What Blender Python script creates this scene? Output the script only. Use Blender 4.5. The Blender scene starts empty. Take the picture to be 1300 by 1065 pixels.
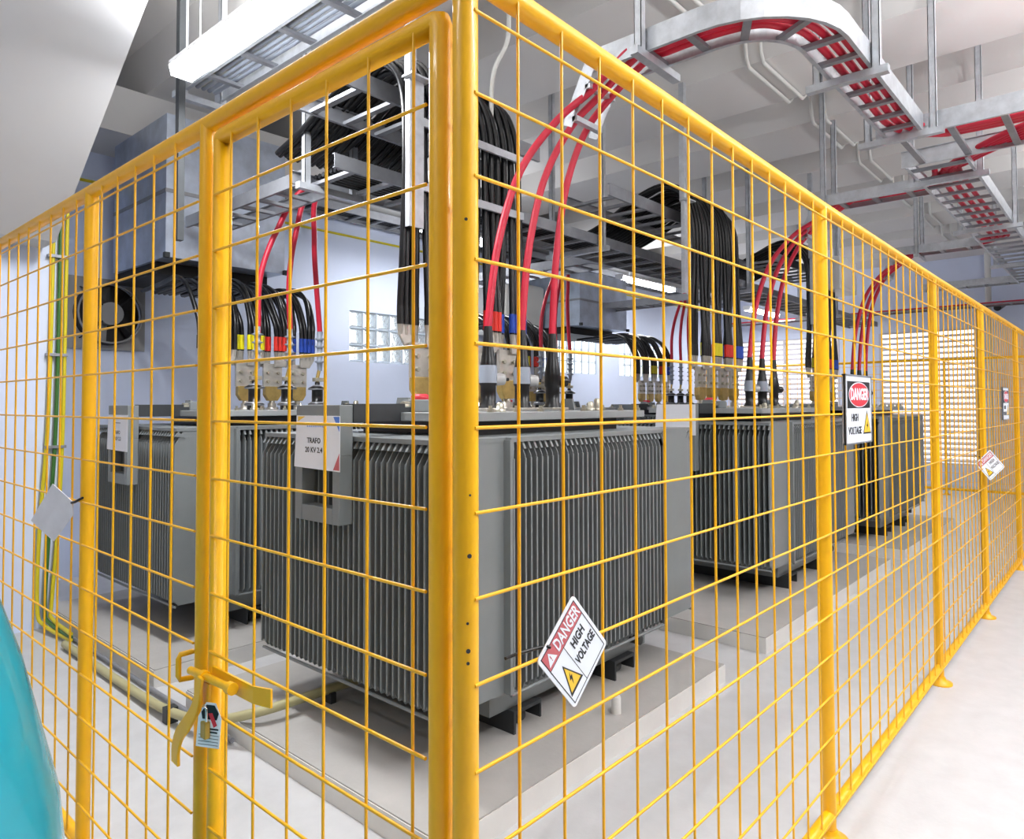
import bpy, bmesh, math, random
from mathutils import Vector, Matrix
random.seed(7)
S = bpy.context.scene
COL = S.collection
PI = math.pi

# ------------------------------------------------------------------ materials
def lin(c):
    return tuple((v/12.92 if v <= .04045 else ((v+.055)/1.055)**2.4) for v in c)
def rgb(r, g, b):
    return lin((r/255, g/255, b/255)) + (1,)
def mat(name, col, rough=.5, metal=0., bump=0., bscale=40., var=0., vscale=6., coat=0., spec=.5):
    m = bpy.data.materials.new(name); m.use_nodes = True
    nt = m.node_tree; b = nt.nodes['Principled BSDF']
    b.inputs['Base Color'].default_value = col
    b.inputs['Roughness'].default_value = rough
    b.inputs['Metallic'].default_value = metal
    b.inputs['Coat Weight'].default_value = coat
    b.inputs['Specular IOR Level'].default_value = spec
    tc = nt.nodes.new('ShaderNodeTexCoord')
    if var:
        n = nt.nodes.new('ShaderNodeTexNoise'); n.inputs['Scale'].default_value = vscale
        n.inputs['Detail'].default_value = 5; n.inputs['Roughness'].default_value = .6
        nt.links.new(tc.outputs['Object'], n.inputs['Vector'])
        r = nt.nodes.new('ShaderNodeValToRGB')
        r.color_ramp.elements[0].position = .3; r.color_ramp.elements[1].position = .7
        r.color_ramp.elements[0].color = tuple(c*(1-var) for c in col[:3]) + (1,)
        r.color_ramp.elements[1].color = tuple(min(1, c*(1+var)) for c in col[:3]) + (1,)
        nt.links.new(n.outputs['Fac'], r.inputs['Fac'])
        nt.links.new(r.outputs['Color'], b.inputs['Base Color'])
    if bump:
        n = nt.nodes.new('ShaderNodeTexNoise'); n.inputs['Scale'].default_value = bscale
        n.inputs['Detail'].default_value = 4
        nt.links.new(tc.outputs['Object'], n.inputs['Vector'])
        bp = nt.nodes.new('ShaderNodeBump'); bp.inputs['Strength'].default_value = bump
        bp.inputs['Distance'].default_value = .01
        nt.links.new(n.outputs['Fac'], bp.inputs['Height'])
        nt.links.new(bp.outputs['Normal'], b.inputs['Normal'])
    return m
def emis(name, col, s):
    m = bpy.data.materials.new(name); m.use_nodes = True
    b = m.node_tree.nodes['Principled BSDF']
    b.inputs['Base Color'].default_value = (.9, .9, .9, 1)
    b.inputs['Emission Color'].default_value = col; b.inputs['Emission Strength'].default_value = s
    return m
M = dict(
 yellow=mat('yellow paint', rgb(243,180,0), .42, 0, .06, 25, .06, 9, .15),
 galv=mat('galvanised steel', rgb(196,200,206), .42, .55, .05, 30, .14, 14),
 strut=mat('dull strut steel', rgb(150,152,158), .5, .5, .05, 30, .12, 10),
 duct=mat('galvanised duct sheet', rgb(190,200,216), .4, .6, .04, 8, .2, 5),
 tank=mat('transformer grey paint', rgb(124,129,131), .42, 0, .03, 40, .05, 6),
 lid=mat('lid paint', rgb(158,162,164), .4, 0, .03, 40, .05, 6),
 tankdark=mat('dark grey steel', rgb(52,55,58), .55, .1, .05, 30, .1, 8),
 black=mat('black rubber', rgb(14,14,17), .3, 0, .03, 60),
 blackplastic=mat('black plastic', rgb(26,26,28), .3),
 red=mat('red cable sheath', rgb(206,34,62), .4, 0, .02, 60),
 redsleeve=mat('red sleeve', rgb(232,52,40), .45),
 yelsleeve=mat('yellow sleeve', rgb(232,220,20), .45),
 blusleeve=mat('blue sleeve', rgb(36,80,190), .45),
 greysleeve=mat('grey silicone', rgb(150,158,172), .45),
 brass=mat('tinned brass', rgb(196,168,104), .34, .75, .04, 40, .15, 20),
 tin=mat('tinned plate', rgb(200,196,188), .34, .75, .03, 40, .1, 20),
 bolt=mat('zinc bolt', rgb(190,186,170), .35, .8),
 porcelain=mat('grey porcelain', rgb(176,176,176), .25),
 white=mat('white enamel', rgb(238,238,238), .35),
 paper=mat('white paper', rgb(236,238,246), .6, 0, .04, 18),
 card=mat('worn white card', rgb(226,224,230), .55, 0, .2, 14, .05, 18),
 signred=mat('sign red', rgb(214,52,66), .45),
 signdull=mat('sign faded red', rgb(200,96,102), .45),
 signblack=mat('sign black', rgb(24,24,28), .45),
 signwhite=mat('sign white', rgb(236,240,248), .4),
 signyel=mat('sign yellow', rgb(246,200,50), .45),
 signblue=mat('print blue', rgb(84,130,220), .5),
 inkblue=mat('pale blue ink', rgb(150,170,220), .6),
 floor=mat('pale epoxy floor', rgb(194,194,196), .42, 0, .06, 60, .06, 7.0),
 plinth=mat('grey concrete plinth', rgb(172,169,166), .7, 0, .12, 50, .07, 4),
 plinthside=mat('pale concrete', rgb(222,220,217), .6, 0, .06, 40, .05, 4),  # light on the plinth faces is put into this paler colour
 wall=mat('pale blue white wall', rgb(212,221,243), .7, 0, .05, 20, .02, 2),
 ceil=mat('ceiling paint', rgb(212,209,206), .75, 0, .04, 20, .03, 2),
 beam=mat('beam paint', rgb(216,214,212), .7, 0, .04, 20, .02, 2),
 stair=mat('staircase plaster', rgb(206,206,208), .75, 0, .04, 14, .02, 2),
 grille=mat('dark grille', rgb(20,20,22), .6),
 fan=mat('fan grey', rgb(150,150,150), .5, .2),
 fandark=mat('fan dark', rgb(40,37,38), .5, .1),
 conduit=mat('white conduit', rgb(214,214,210), .5),
 beige=mat('beige conduit', rgb(176,170,130), .5),
 earthy=mat('earth yellow', rgb(214,196,30), .45),
 earthg=mat('earth green', rgb(60,110,50), .45),
 turq=mat('turquoise gloss', rgb(36,168,190), .22, 0, 0, 1, .02, 3, .4),
 glass=mat('glass block', rgb(236,244,246), .25, 0, .5, 22),
 mortar=mat('block mortar', rgb(176,186,198), .7),
 tube=emis('lit diffuser', (.93, .96, 1, 1), 14),
 daylight=emis('daylight outside', (1, 1, 1, 1), .95),
 louvre=mat('white louvre', rgb(206,202,208), .55),
 brown=mat('ochre paint', rgb(190,140,30), .5),
 lens=mat('camera black', rgb(24,24,26), .3),
 padlock=mat('padlock brass', rgb(176,150,70), .35, .7),
 chrome=mat('chrome', rgb(230,230,230), .15, 1),
)

M['glass'].node_tree.nodes['Principled BSDF'].inputs['Transmission Weight'].default_value = .85

# ------------------------------------------------------------------ mesh builder
class MB:
    def __init__(s): s.v = []; s.f = []; s.m = []; s.sm = []; s.mats = []
    def mi(s, m):
        if m is None: return 0
        m = M[m]
        if m not in s.mats: s.mats.append(m)
        return s.mats.index(m)
    def add(s, vs, fs, m=None, smooth=False):
        o = len(s.v); s.v += [Vector(v) for v in vs]; k = s.mi(m)
        for f in fs: s.f.append([i+o for i in f]); s.m.append(k); s.sm.append(smooth)
        return s
    def box(s, a, b, m=None):
        x0, y0, z0 = a; x1, y1, z1 = b
        return s.add([(x0,y0,z0),(x1,y0,z0),(x1,y1,z0),(x0,y1,z0),(x0,y0,z1),(x1,y0,z1),(x1,y1,z1),(x0,y1,z1)],
                     [(0,3,2,1),(4,5,6,7),(0,1,5,4),(1,2,6,5),(2,3,7,6),(3,0,4,7)], m)
    def ring_frames(s, pts):
        P = [Vector(p) for p in pts]; n = len(P); T = []
        for i in range(n):
            a = P[max(0, i-1)]; b = P[min(n-1, i+1)]
            T.append((b-a).normalized())
        u = T[0].orthogonal().normalized(); out = []
        for i in range(n):
            u = (u - T[i]*u.dot(T[i]))
            u = u.normalized() if u.length > 1e-6 else T[i].orthogonal().normalized()
            out.append((P[i], u, T[i].cross(u)))
        return out
    def tube(s, pts, r, n=8, m=None, cap=True, smooth=True):
        fr = s.ring_frames(pts); vs = []; fs = []
        for i, (p, u, w) in enumerate(fr):
            rr = r[i] if isinstance(r, (list, tuple)) else r
            for k in range(n):
                a = 2*PI*k/n; vs.append(p + u*(rr*math.cos(a)) + w*(rr*math.sin(a)))
        for i in range(len(fr)-1):
            for k in range(n):
                fs.append((i*n+k, i*n+(k+1) % n, (i+1)*n+(k+1) % n, (i+1)*n+k))
        s.add(vs, fs, m, smooth)
        if cap:
            L = (len(fr)-1)*n
            s.add(vs[:n], [tuple(range(n-1, -1, -1))], m); s.add(vs[L:], [tuple(range(n))], m)
        return s
    def lathe(s, prof, c=(0,0,0), n=20, m=None, smooth=True):
        vs = []; fs = []; c = Vector(c)
        for r, z in prof:
            for k in range(n):
                a = 2*PI*k/n; vs.append(c + Vector((r*math.cos(a), r*math.sin(a), z)))
        for i in range(len(prof)-1):
            for k in range(n):
                fs.append((i*n+k, i*n+(k+1) % n, (i+1)*n+(k+1) % n, (i+1)*n+k))
        s.add(vs, fs, m, smooth)
        s.add(vs[:n], [tuple(range(n-1, -1, -1))], m); s.add(vs[-n:], [tuple(range(n))], m)
        return s
    def prism(s, poly, d, m=None):
        """poly: list of 3D points, d: extrusion vector"""
        n = len(poly); d = Vector(d); A = [Vector(p) for p in poly]; B = [p+d for p in A]
        fs = [tuple(range(n-1, -1, -1)), tuple(range(n, 2*n))]
        for k in range(n): fs.append((k, (k+1) % n, n+(k+1) % n, n+k))
        return s.add(A+B, fs, m)
    def rope(s, path2, prof, m=None):
        """sweep closed profile [(offset, z)] along a 2D path"""
        P = [Vector((p[0], p[1], 0)) for p in path2]; n = len(P); vs = []; fs = []; k = len(prof)
        for i in range(n):
            if i == 0: t = (P[1]-P[0]).normalized(); sc = 1
            elif i == n-1: t = (P[-1]-P[-2]).normalized(); sc = 1
            else:
                t1 = (P[i]-P[i-1]).normalized(); t2 = (P[i+1]-P[i]).normalized(); t = (t1+t2).normalized()
                sc = 1/max(.3, t.dot(t1))
            nn = Vector((-t.y, t.x, 0))
            for o, z in prof: vs.append(P[i] + nn*(o*sc) + Vector((0,0,z)))
        for i in range(n-1):
            for j in range(k): fs.append((i*k+j, i*k+(j+1) % k, (i+1)*k+(j+1) % k, (i+1)*k+j))
        fs.append(tuple(range(k-1, -1, -1))); fs.append(tuple(range((n-1)*k, n*k)))
        return s.add(vs, fs, m)
    def text(s, body, size, at, m, sx=1., rot=0., bold=0.0, th=.0006, width=None):
        c = bpy.data.curves.new('txt', 'FONT'); c.body = body; c.size = size; c.align_x = 'CENTER'; c.align_y = 'CENTER'
        c.extrude = th; c.offset = bold; c.resolution_u = 2
        o = bpy.data.objects.new('txt', c); COL.objects.link(o)
        bpy.context.view_layer.update()
        me = bpy.data.meshes.new_from_object(o.evaluated_get(bpy.context.evaluated_depsgraph_get()))
        if width: sx = width/(max(v.co.x for v in me.vertices)-min(v.co.x for v in me.vertices))
        X = Matrix.Translation(at) @ Matrix.Rotation(rot, 4, 'Z') @ Matrix.Diagonal((sx, 1, 1, 1))
        s.add([X @ v.co for v in me.vertices], [tuple(p.vertices) for p in me.polygons], m)
        bpy.data.objects.remove(o); bpy.data.curves.remove(c); bpy.data.meshes.remove(me)
        return s
    def build(s, name, m=None, parent=None, bevel=0.):
        me = bpy.data.meshes.new(name)
        me.from_pydata([tuple(v) for v in s.v], [], s.f)
        if s.mats and m is None:
            for k in s.mats: me.materials.append(k)
            me.polygons.foreach_set('material_index', s.m)
        else: me.materials.append(M[m])
        me.polygons.foreach_set('use_smooth', s.sm)
        bm = bmesh.new(); bm.from_mesh(me); bmesh.ops.recalc_face_normals(bm, faces=bm.faces); bm.to_mesh(me); bm.free()
        me.update()
        o = bpy.data.objects.new(name, me); COL.objects.link(o)
        if parent: o.parent = parent
        if bevel:
            b = o.modifiers.new('bevel', 'BEVEL'); b.width = bevel; b.segments = 2; b.limit_method = 'ANGLE'
        return o
def tag(o, label=None, cat=None, group=None, kind=None):
    if label: o['label'] = label
    if cat: o['category'] = cat
    if group: o['group'] = group
    if kind: o['kind'] = kind
    return o
def thing(name, label, cat, loc=(0,0,0), rz=0, group=None):
    o = bpy.data.objects.new(name, None); COL.objects.link(o); o.empty_display_size = .05
    o.location = loc; o.rotation_euler = (0, 0, rz)
    return tag(o, label, cat, group)
def copy_tree(o, parent=None):
    c = o.copy(); COL.objects.link(c)
    if parent: c.parent = parent
    for ch in [k for k in ALLKIDS(o)]: copy_tree(ch, c)
    return c
def ALLKIDS(o): return list(o.children)
def struct(o): o['kind'] = 'structure'; return o
def smooth_path(pts, n=8):
    P = [Vector(p) for p in pts]; out = []
    Q = [P[0]*2-P[1]] + P + [P[-1]*2-P[-2]]
    for i in range(1, len(Q)-2):
        a, b, c, d = Q[i-1:i+3]
        for k in range(n):
            t = k/n
            out.append(.5*((2*b) + (c-a)*t + (2*a-5*b+4*c-d)*t*t + (3*b-a-3*c+d)*t**3))
    out.append(P[-1]); return out
def arc2(cx, cy, r, a0, a1, n=8):
    return [(cx+r*math.cos(a0+(a1-a0)*k/n), cy+r*math.sin(a0+(a1-a0)*k/n)) for k in range(n+1)]

# ------------------------------------------------------------------ camera (1300 x 1065 frame, f = 894 px)
Rm = ((0.66345, -0.0200792, -0.7479506), (-0.748216, -0.021141, -0.6631184), (-0.0024976, 0.9995748, -0.0290496))
cam = bpy.data.cameras.new('camera'); cam.lens = 894/1300*36; cam.sensor_width = 36; cam.shift_y = -45/1300
cam.clip_start = .02
co = bpy.data.objects.new('camera', cam); COL.objects.link(co)
co.matrix_world = Matrix(((*Rm[0], 0), (*Rm[1], 0), (*Rm[2], 1.55), (0, 0, 0, 1)))
S.camera = co

# ------------------------------------------------------------------ setting
struct(MB().box((-6,-6,-.1), (17,7.4,0)).build('floor', 'floor'))
struct(MB().box((-3,-3.5,4.66), (16,7.4,4.8)).build('ceiling', 'ceil'))
wb = MB()
wins = [(5.12, 8, 2.08), (8.71, 8, 2.08), (11.14, 8, 2.08)]
xs = [1.62]
for x, n, z in wins: xs += [x, x+n*.211]
xs.append(15.7)
wb.box((1.62,7.2,0), (15.7,7.4,2.08)); wb.box((1.62,7.2,2.08+3*.211), (15.7,7.4,4.66))
for i in range(0, len(xs), 2): wb.box((xs[i],7.2,2.08), (xs[i+1],7.4,2.08+3*.211))
struct(wb.build('wall_back', 'wall'))
struct(MB().box((-3,5.75,0), (1.62,7.4,4.66)).build('wall_left', 'wall'))
for k, (x, n, z) in enumerate(wins):
    fr = MB()
    for i in range(n+1): fr.box((x+i*.211-.006,7.21,z), (x+i*.211+.006,7.3,z+3*.211))
    for j in range(4): fr.box((x,7.21,z+j*.211-.006), (x+n*.211,7.3,z+j*.211+.006))
    w = struct(fr.build('window_%d' % (k+1), 'mortar'))
    g = MB()
    for i in range(n):
        for j in range(3):
            a, b = x+i*.211+.006, z+j*.211+.006; q = .199; cx_, cz_ = a+q/2, b+q/2
            g.add([(a,7.225,b),(a+q,7.225,b),(a+q,7.225,b+q),(a,7.225,b+q),(a+.02,7.205,b+.02),(a+q-.02,7.205,b+.02),(a+q-.02,7.205,b+q-.02),(a+.02,7.205,b+q-.02)],
                  [(4,5,6,7),(0,1,5,4),(1,2,6,5),(2,3,7,6),(3,0,4,7)], 'glass')
            g.add([(a,7.26,b),(a+q,7.26,b),(a+q,7.26,b+q),(a,7.26,b+q)], [(0,1,2,3)], 'daylight')
    g.build('glass_block', None, w)
# end wall with louvred opening
we = MB(); X = 15.5
we.box((X,-1,0), (X+.2,7.4,.42)); we.box((X,-1,2.95), (X+.2,7.4,4.66)); we.box((X,-1,.42), (X+.2,2.2,2.95)); we.box((X,6.9,.42), (X+.2,7.4,2.95)); we.box((X,3.86,.42), (X+.2,4.62,2.95))
struct(we.build('wall_end', 'wall'))
lv = MB()
z = .44
while z < 2.93:
    for ya_, yb_ in ((2.2,3.86), (4.62,6.9)): lv.prism([(X+.0,ya_,z), (X+.12,ya_,z+.05), (X+.12,ya_,z+.06), (X+.0,ya_,z+.032)], (0,yb_-ya_,0))
    z += .108
for y in (2.2, 3.82, 4.62, 5.75, 6.86): lv.box((X-.01,y,.42), (X+.1,y+.04,2.95))
lw = struct(lv.build('window_4', 'louvre'))
g = MB().add([(X+.19,2.2,.42),(X+.19,6.9,.42),(X+.19,6.9,2.95),(X+.19,2.2,2.95)], [(0,1,2,3)])
g.build('backlit_pane', 'daylight', lw)
# ceiling beams (trapezoid section, running along Y)
for k in range(-2, 8):
    x0 = 3.98 + 1.52*k
    b = MB().prism([(x0,-3.5,4.3), (x0+.87,-3.5,4.3), (x0+.95,-3.5,4.66), (x0-.08,-3.5,4.66)], (0,10.7,0))
    struct(b.build('trim_%d' % (k+3), 'beam'))
struct(MB().box((-3,6.5,3.9), (15.5,7.2,4.3)).build('trim_11', 'beam'))
# staircase soffit
st = MB(); x1 = 1.5; ya, za = 5.46, 2.66; sl = .716
ye = 2.7; zt = za+(ya-ye)*sl
st.prism([(x1,ya,za), (x1,ye,zt), (x1,ye,zt+.3), (x1,ya+.3,za+.1), (x1,ya+.3,za)], (-4.4,0,0))
tag(st.build('staircase', 'stair'), 'sloping pale grey plaster underside of a staircase at top left above the left fence', 'staircase')

# ------------------------------------------------------------------ concrete plinths
TC = [(2.873,2.675), (6.13,2.675), (9.05,2.675), (2.873,5.035), (6.17,5.035), (9.05,5.035)]
PL = [(1.615,1.75,3.76,3.66), (4.34,1.75,7.3,3.66), (7.85,1.75,10.4,3.66), (1.615,4.06,3.76,6.0), (4.34,4.06,7.3,6.0), (7.85,4.06,10.4,6.0)]
PN = ['low grey concrete plinth under the nearest transformer', 'low grey concrete plinth under the second transformer along the right fence',
      'low grey concrete plinth under the farthest transformer of the front row', 'low grey concrete plinth under the left rear transformer behind the gate',
      'low grey concrete plinth under the middle transformer of the rear row', 'low grey concrete plinth under the farthest transformer of the rear row']
for (a, b, c, d), l in zip(PL, PN):
    p = thing('concrete_plinth', l, 'plinth', ((a+c)/2, (b+d)/2, 0), 0, 'plinths under the transformers')
    w, h = (c-a)/2, (d-b)/2
    e = .012
    MB().prism([(-w,-h,0), (w,-h,0), (w,h,0), (-w,h,0)], (0,0,.094)).build('base', 'plinthside', p)
    MB().box((-w+.004,-h+.004,.094), (w-.004,h-.004,.1)).build('top_slab', 'plinth', p)

# ------------------------------------------------------------------ transformers
HX, D, FX, FY, FY0 = .64, .385, 1.025, .695, .56   # core half length, side fin depth, fin planes
ZB, ZT = .235, 1.31
def side_fins(sx):
    mb = MB(); n = 35; y0 = -.655; st_ = 1.31/(n-1)
    for i in range(n):
        y = y0+i*st_; t = .002
        pr = [(HX,ZB), (FX-.03,ZB), (FX,ZB+.05), (FX,ZT-.10), (FX-.05,ZT-.02), (HX,ZT-.02)]
        mb.prism([(sx*x, y-t, z) for x, z in pr], (0, 2*t, 0))
        mb.box((min(sx*(FX-.006),sx*(FX+.003)), y-.0045, ZB+.03), (max(sx*(FX-.006),sx*(FX+.003)), y+.0045, ZT-.1))
    mb.tube([(sx*(FX-.012), y0-.004, ZB-.006), (sx*(FX-.012), -y0+.004, ZB-.006)], .008, 6)
    mb.box((min(sx*HX,sx*(FX-.01)), y0-.004, ZT-.02), (max(sx*HX,sx*(FX-.01)), -y0+.004, ZT))
    for i in range(n):
        y = y0+i*st_
        mb.prism([(sx*(FX-.02), y-.0065, ZT-.02), (sx*(FX+.0), y-.0065, ZT-.05), (sx*(FX-.06), y-.0065, ZT-.06)], (0, .013, 0))
    mb.box((min(sx*(HX-.0),sx*(HX+.02)), y0, ZB), (max(sx*HX,sx*(HX+.02)), -y0, ZT))
    return mb
def front_fins(sy):
    mb = MB(); n = 34; x0 = -HX+.01; st_ = 2*(HX-.01)/(n-1)
    for i in range(n):
        x = x0+i*st_; t = .002
        pr = [(FY0,ZB), (FY-.02,ZB), (FY,ZB+.04), (FY,ZT-.08), (FY-.03,ZT-.02), (FY0,ZT-.02)]
        mb.prism([(x-t, sy*y, z) for y, z in pr], (2*t, 0, 0))
        mb.box((x-.0045, min(sy*(FY-.006),sy*(FY+.003)), ZB+.03), (x+.0045, max(sy*(FY-.006),sy*(FY+.003)), ZT-.09))
        mb.prism([(x-.0065, sy*(FY-.015), ZT-.02), (x-.0065, sy*FY, ZT-.05), (x-.0065, sy*(FY-.05), ZT-.06)], (.013, 0, 0))
    mb.tube([(-HX, sy*(FY-.01), ZB-.006), (HX, sy*(FY-.01), ZB-.006)], .008, 6)
    mb.box((-HX, min(sy*FY0,sy*(FY-.005)), ZT-.02), (HX, max(sy*FY0,sy*(FY-.005)), ZT))
    for s in (-1, 1):
        mb.box((s*HX-.012, min(sy*FY0,sy*FY), ZB), (s*HX+.012, max(sy*FY0,sy*FY), ZT-.01))
    return mb
LVX = [-.345, -.115, .115, .345]; MVX = [-.265, 0, .265]; LVY, MVY, LID = .22, -.2, 1.415
def lv_terminal(par, x):
    y = LVY
    t = MB().lathe([(.05,0),(.05,.015),(.034,.02),(.034,.05),(.022,.052),(.022,.085)], (x,y,LID), 14).build('low_voltage_terminal', 'tin', par)
    MB().prism([(x-.04,y-.025,LID+.07), (x+.04,y-.025,LID+.07), (x+.07,y-.025,LID+.115), (x+.07,y-.025,LID+.185), (x-.07,y-.025,LID+.185), (x-.07,y-.025,LID+.115)], (0,.05,0)).build('flag_clamp', 'brass', t, .006)
    MB().box((x-.082,y-.012,LID+.18), (x+.082,y+.012,LID+.37)).build('connection_plate', 'tin', t, .003)
    for dx in (-.045, .045):
        for dz in (.225, .295):
            MB().tube([(x+dx,y-.03,LID+dz), (x+dx,y+.03,LID+dz)], .013, 6, None, True, False).build('bolt', 'bolt', t)
    for s in (-1, 1):
        yy = y-.028*s-.008
        MB().prism([(x+s*.05-.045,yy,LID+.345), (x+s*.05+.045,yy,LID+.345), (x+s*.072+.066,yy,LID+.41), (x+s*.072+.066,yy,LID+.47), (x+s*.072-.066,yy,LID+.47), (x+s*.072-.066,yy,LID+.41)], (0,.016,0)).build('clamp_plate', 'tin', t, .003)
def elbow(par, x, pale):
    y = MVY
    t = MB().lathe([(.055,0),(.055,.012),(.045,.02),(.045,.03),(.04,.035),(.04,.12),(.046,.13),(.046,.2),(.036,.26),(.03,.3),(.026,.36),(.024,.38)], (x,y,LID+.01), 18, 'black')
    if pale: t.lathe([(.0475,.135),(.0475,.2),(.044,.225)], (x,y,LID+.01), 18, 'greysleeve')
    t = t.build('elbow_connector', None, par)
    MB().tube([(x+.03,y-.015,LID+.165), (x+.08,y-.035,LID+.165)], [.034,.03], 14).build('end_plug', 'porcelain' if pale else 'black', t)
    MB().tube([(x+.08,y-.035,LID+.165), (x+.105,y-.045,LID+.165)], .009, 8).build('test_point', 'black', t)
    MB().box((x-.075,y-.06,LID+.004), (x+.075,y+.06,LID+.018)).build('flange', 'tin', t, .003)
def shed_bushing(par, x):
    y = MVY
    t = MB().lathe([(.05,0),(.05,.03),(.07,.036),(.07,.046),(.043,.055),(.043,.155),(.07,.160),(.07,.168),(.04,.185),(.02,.19),(.02,.215)], (x,y,LID), 18, 'black')
    t.lathe([(.066,.032),(.072,.040),(.05,.060)], (x,y,LID), 18, 'strut'); t.lathe([(.066,.154),(.073,.162),(.03,.193)], (x,y,LID), 18, 'strut')
    t = t.build('high_voltage_bushing', None, par)
    MB().tube([(x,y,LID+.2), (x,y,LID+.25), (x+.02,y,LID+.33), (x+.02,y,LID+.43)], .014, 8).build('stud', 'brass', t)
    MB().box((x-.035,y-.02,LID+.22), (x+.05,y+.02,LID+.25)).build('clamp', 'bolt', t, .004)
def make_transformer(kind):
    r = thing('transformer', 'x', 'transformer')
    MB().box((-HX,-FY0,.1), (HX,FY0,1.31)).build('tank', 'tank', r)
    side_fins(-1).build('cooling_fins', 'tank', r); side_fins(1).build('cooling_fins', 'tank', r)
    front_fins(-1).build('cooling_fins', 'tank', r); front_fins(1).build('cooling_fins', 'tank', r)
    for x in (-.43, .37):
        c = MB()
        c.box((x-.095,-.60,.084), (x+.095,.60,.1)); c.box((x-.095,-.60,.0), (x-.082,.60,.084)); c.box((x+.085,-.60,.02), (x+.095,.60,.084))
        c = c.build('base_channel', 'tankdark', r)
        for y in (-.52, .52):
            MB().tube([(x-.05,y,.04), (x+.03,y,.04)], .04, 16).build('wheel', 'tankdark', c)
    MB().box((-HX+.06,-.42,1.31), (HX-.06,.42,1.375)).build('shaded_neck', 'black', r)  # tank neck, coloured black to stand for the shade under the lid
    MB().box((-.76,-.5,1.375), (.76,.5,LID)).build('lid', 'lid', r, .004)
    for i in range(9):
        for s in (-1, 1):
            x = -.72+i*.18
            MB().lathe([(.016,0),(.016,.014),(.009,.015),(.009,.03)], (x,s*.475,LID), 6, None, False).build('bolt', 'bolt', r)
    for s in (-1, 1):
        MB().prism([(s*.66,-.06,LID), (s*.66,.06,LID), (s*.66,.04,LID+.07), (s*.66,-.04,LID+.07)], (.016,0,0)).build('lifting_lug', 'tank', r)
    # relay hood beside the lid and its trunking
    b = MB(); x = -FX-.07; y0, y1, z0, z1 = -.105, .235, .93, 1.45
    b.box((x,y0,z0), (x+.07,y0+.05,z0+.30)); b.box((x,y1-.05,z0), (x+.07,y1,z0+.30)); b.box((x,y0+.05,z0), (x+.07,y1-.05,z0+.07)); b.box((x,y0,z0+.30), (x+.07,y1,z1))
    b.build('nameplate_box', 'tank', r, .003)
    b = MB(); b.box((-FX,-.11,1.375), (-.62,-.10,1.455)); b.box((-FX,-.10,1.449), (-.62,-.03,1.455)); b.box((-FX,-.10,1.375), (-.62,-.03,1.381))
    b.build('cable_trunking', 'tankdark', r)
    v = MB().box((-.70,-.13,LID), (-.58,-.05,LID+.06)).build('junction_block', 'tank', r, .006)
    MB().tube([(-.70,-.09,LID+.03), (-.735,-.09,LID+.03)], .022, 10).build('cable_gland', 'bolt', v)
    for x, y, h in ((.45,-.33,.05), (.56,-.30,.07), (-.35,-.36,.045)):
        MB().lathe([(.03,0),(.03,.015),(.02,.017),(.02,h-.01),(.012,h)], (x,y,LID), 10).build('filler_cap', 'bolt', r)
    d = MB().lathe([(.02,0),(.02,.05),(.05,.055),(.05,.08),(.03,.09)], (-.50,.05,LID), 14).build('pressure_valve', 'signred', r)
    for x in LVX: lv_terminal(r, x)
    for i, x in enumerate(MVX):
        if kind == 'elbow': elbow(r, x, i < 2)
        else: shed_bushing(r, x)
    MB().tube([(.5,-.62,.16), (.5,-.56,.16)], .025, 12).build('drain_valve', 'tankdark', r)
    return r
TA = make_transformer('elbow'); TB = make_transformer('shed')
TL = ['nearest grey finned transformer behind the corner post with sheet reading TRAFO 20 KV 2.4', 'second grey finned transformer along the right fence, between two others of the front row',
      'farthest grey finned transformer of the front row, behind the rectangular danger sign', 'grey finned transformer at left, behind the gate and nearest the wall fan',
      'grey transformer of the rear row behind the nearest one, only its terminals showing', 'grey rear transformer under the curved black cables in the middle of the picture']
TR = []
for i, (x, y) in enumerate(TC):
    o = TA if i == 0 else TB if i == 3 else copy_tree(TA if i < 3 else TB)
    o.location = (x, y, .1); tag(o, TL[i], 'transformer', 'transformers in two rows'); TR.append(o)

# paper sheets on the transformers
def sheet(x, y, z, txt, label, full):
    mb = MB(); w, h = .36, .235
    mb.prism([(-w/2+.02,h/2,-.0007), (-w/2,-h/2,-.0007), (w/2,-h/2-.006,-.0007), (w/2,h/2,-.0007)], (0,0,.0014), 'paper')
    if full:
        mb.text(txt[0], .034, (-.02,.005,.001), 'signblack', 1.0, 0, .0006)
        mb.text(txt[1], .034, (-.02,-.037,.001), 'signblack', 1.0, 0, .0006)
        mb.add([(-w/2+.03,h/2-.004,.001),(-w/2+.09,h/2-.004,.001),(-w/2+.03,h/2-.028,.001)], [(0,1,2)], 'signyel')
        mb.add([(w/2-.004,h/2-.004,.001),(w/2-.05,h/2-.004,.001),(w/2-.004,h/2-.07,.001)], [(0,1,2)], 'signblue')
        mb.add([(w/2-.004,-h/2+.0,.001),(w/2-.05,-h/2+.0,.001),(w/2-.004,-h/2+.075,.001)], [(0,1,2)], 'signdull')
        for k in range(9): mb.box((-.075+k*.015,.066,.0007), (-.064+k*.015,.074,.0012), 'inkblue')
    elif txt:
        mb.text(txt[0], .034, (.0,.0,.001), 'signblack', 1.0, 0, .0004); mb.text(txt[1], .034, (.0,-.042,.001), 'signblack', 1.0, 0, .0004)
        mb.box((-.06,.062,.0007), (.06,.066,.0012), 'signblack')
    o = mb.build('paper_sheet')
    o.matrix_world = Matrix(((0,0,-1,x),(-1,0,0,y),(0,1,0,z),(0,0,0,1)))
    return tag(o, label, 'paper', 'paper sheets on the transformers')
fx = FX+.07
sheet(TC[0][0]-fx-.003, TC[0][1]+.065, 1.385, ('TRAFO','20 KV 2.4'), 'white paper sheet reading TRAFO 20 KV 2.4 on the nearest transformer', True)
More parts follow.
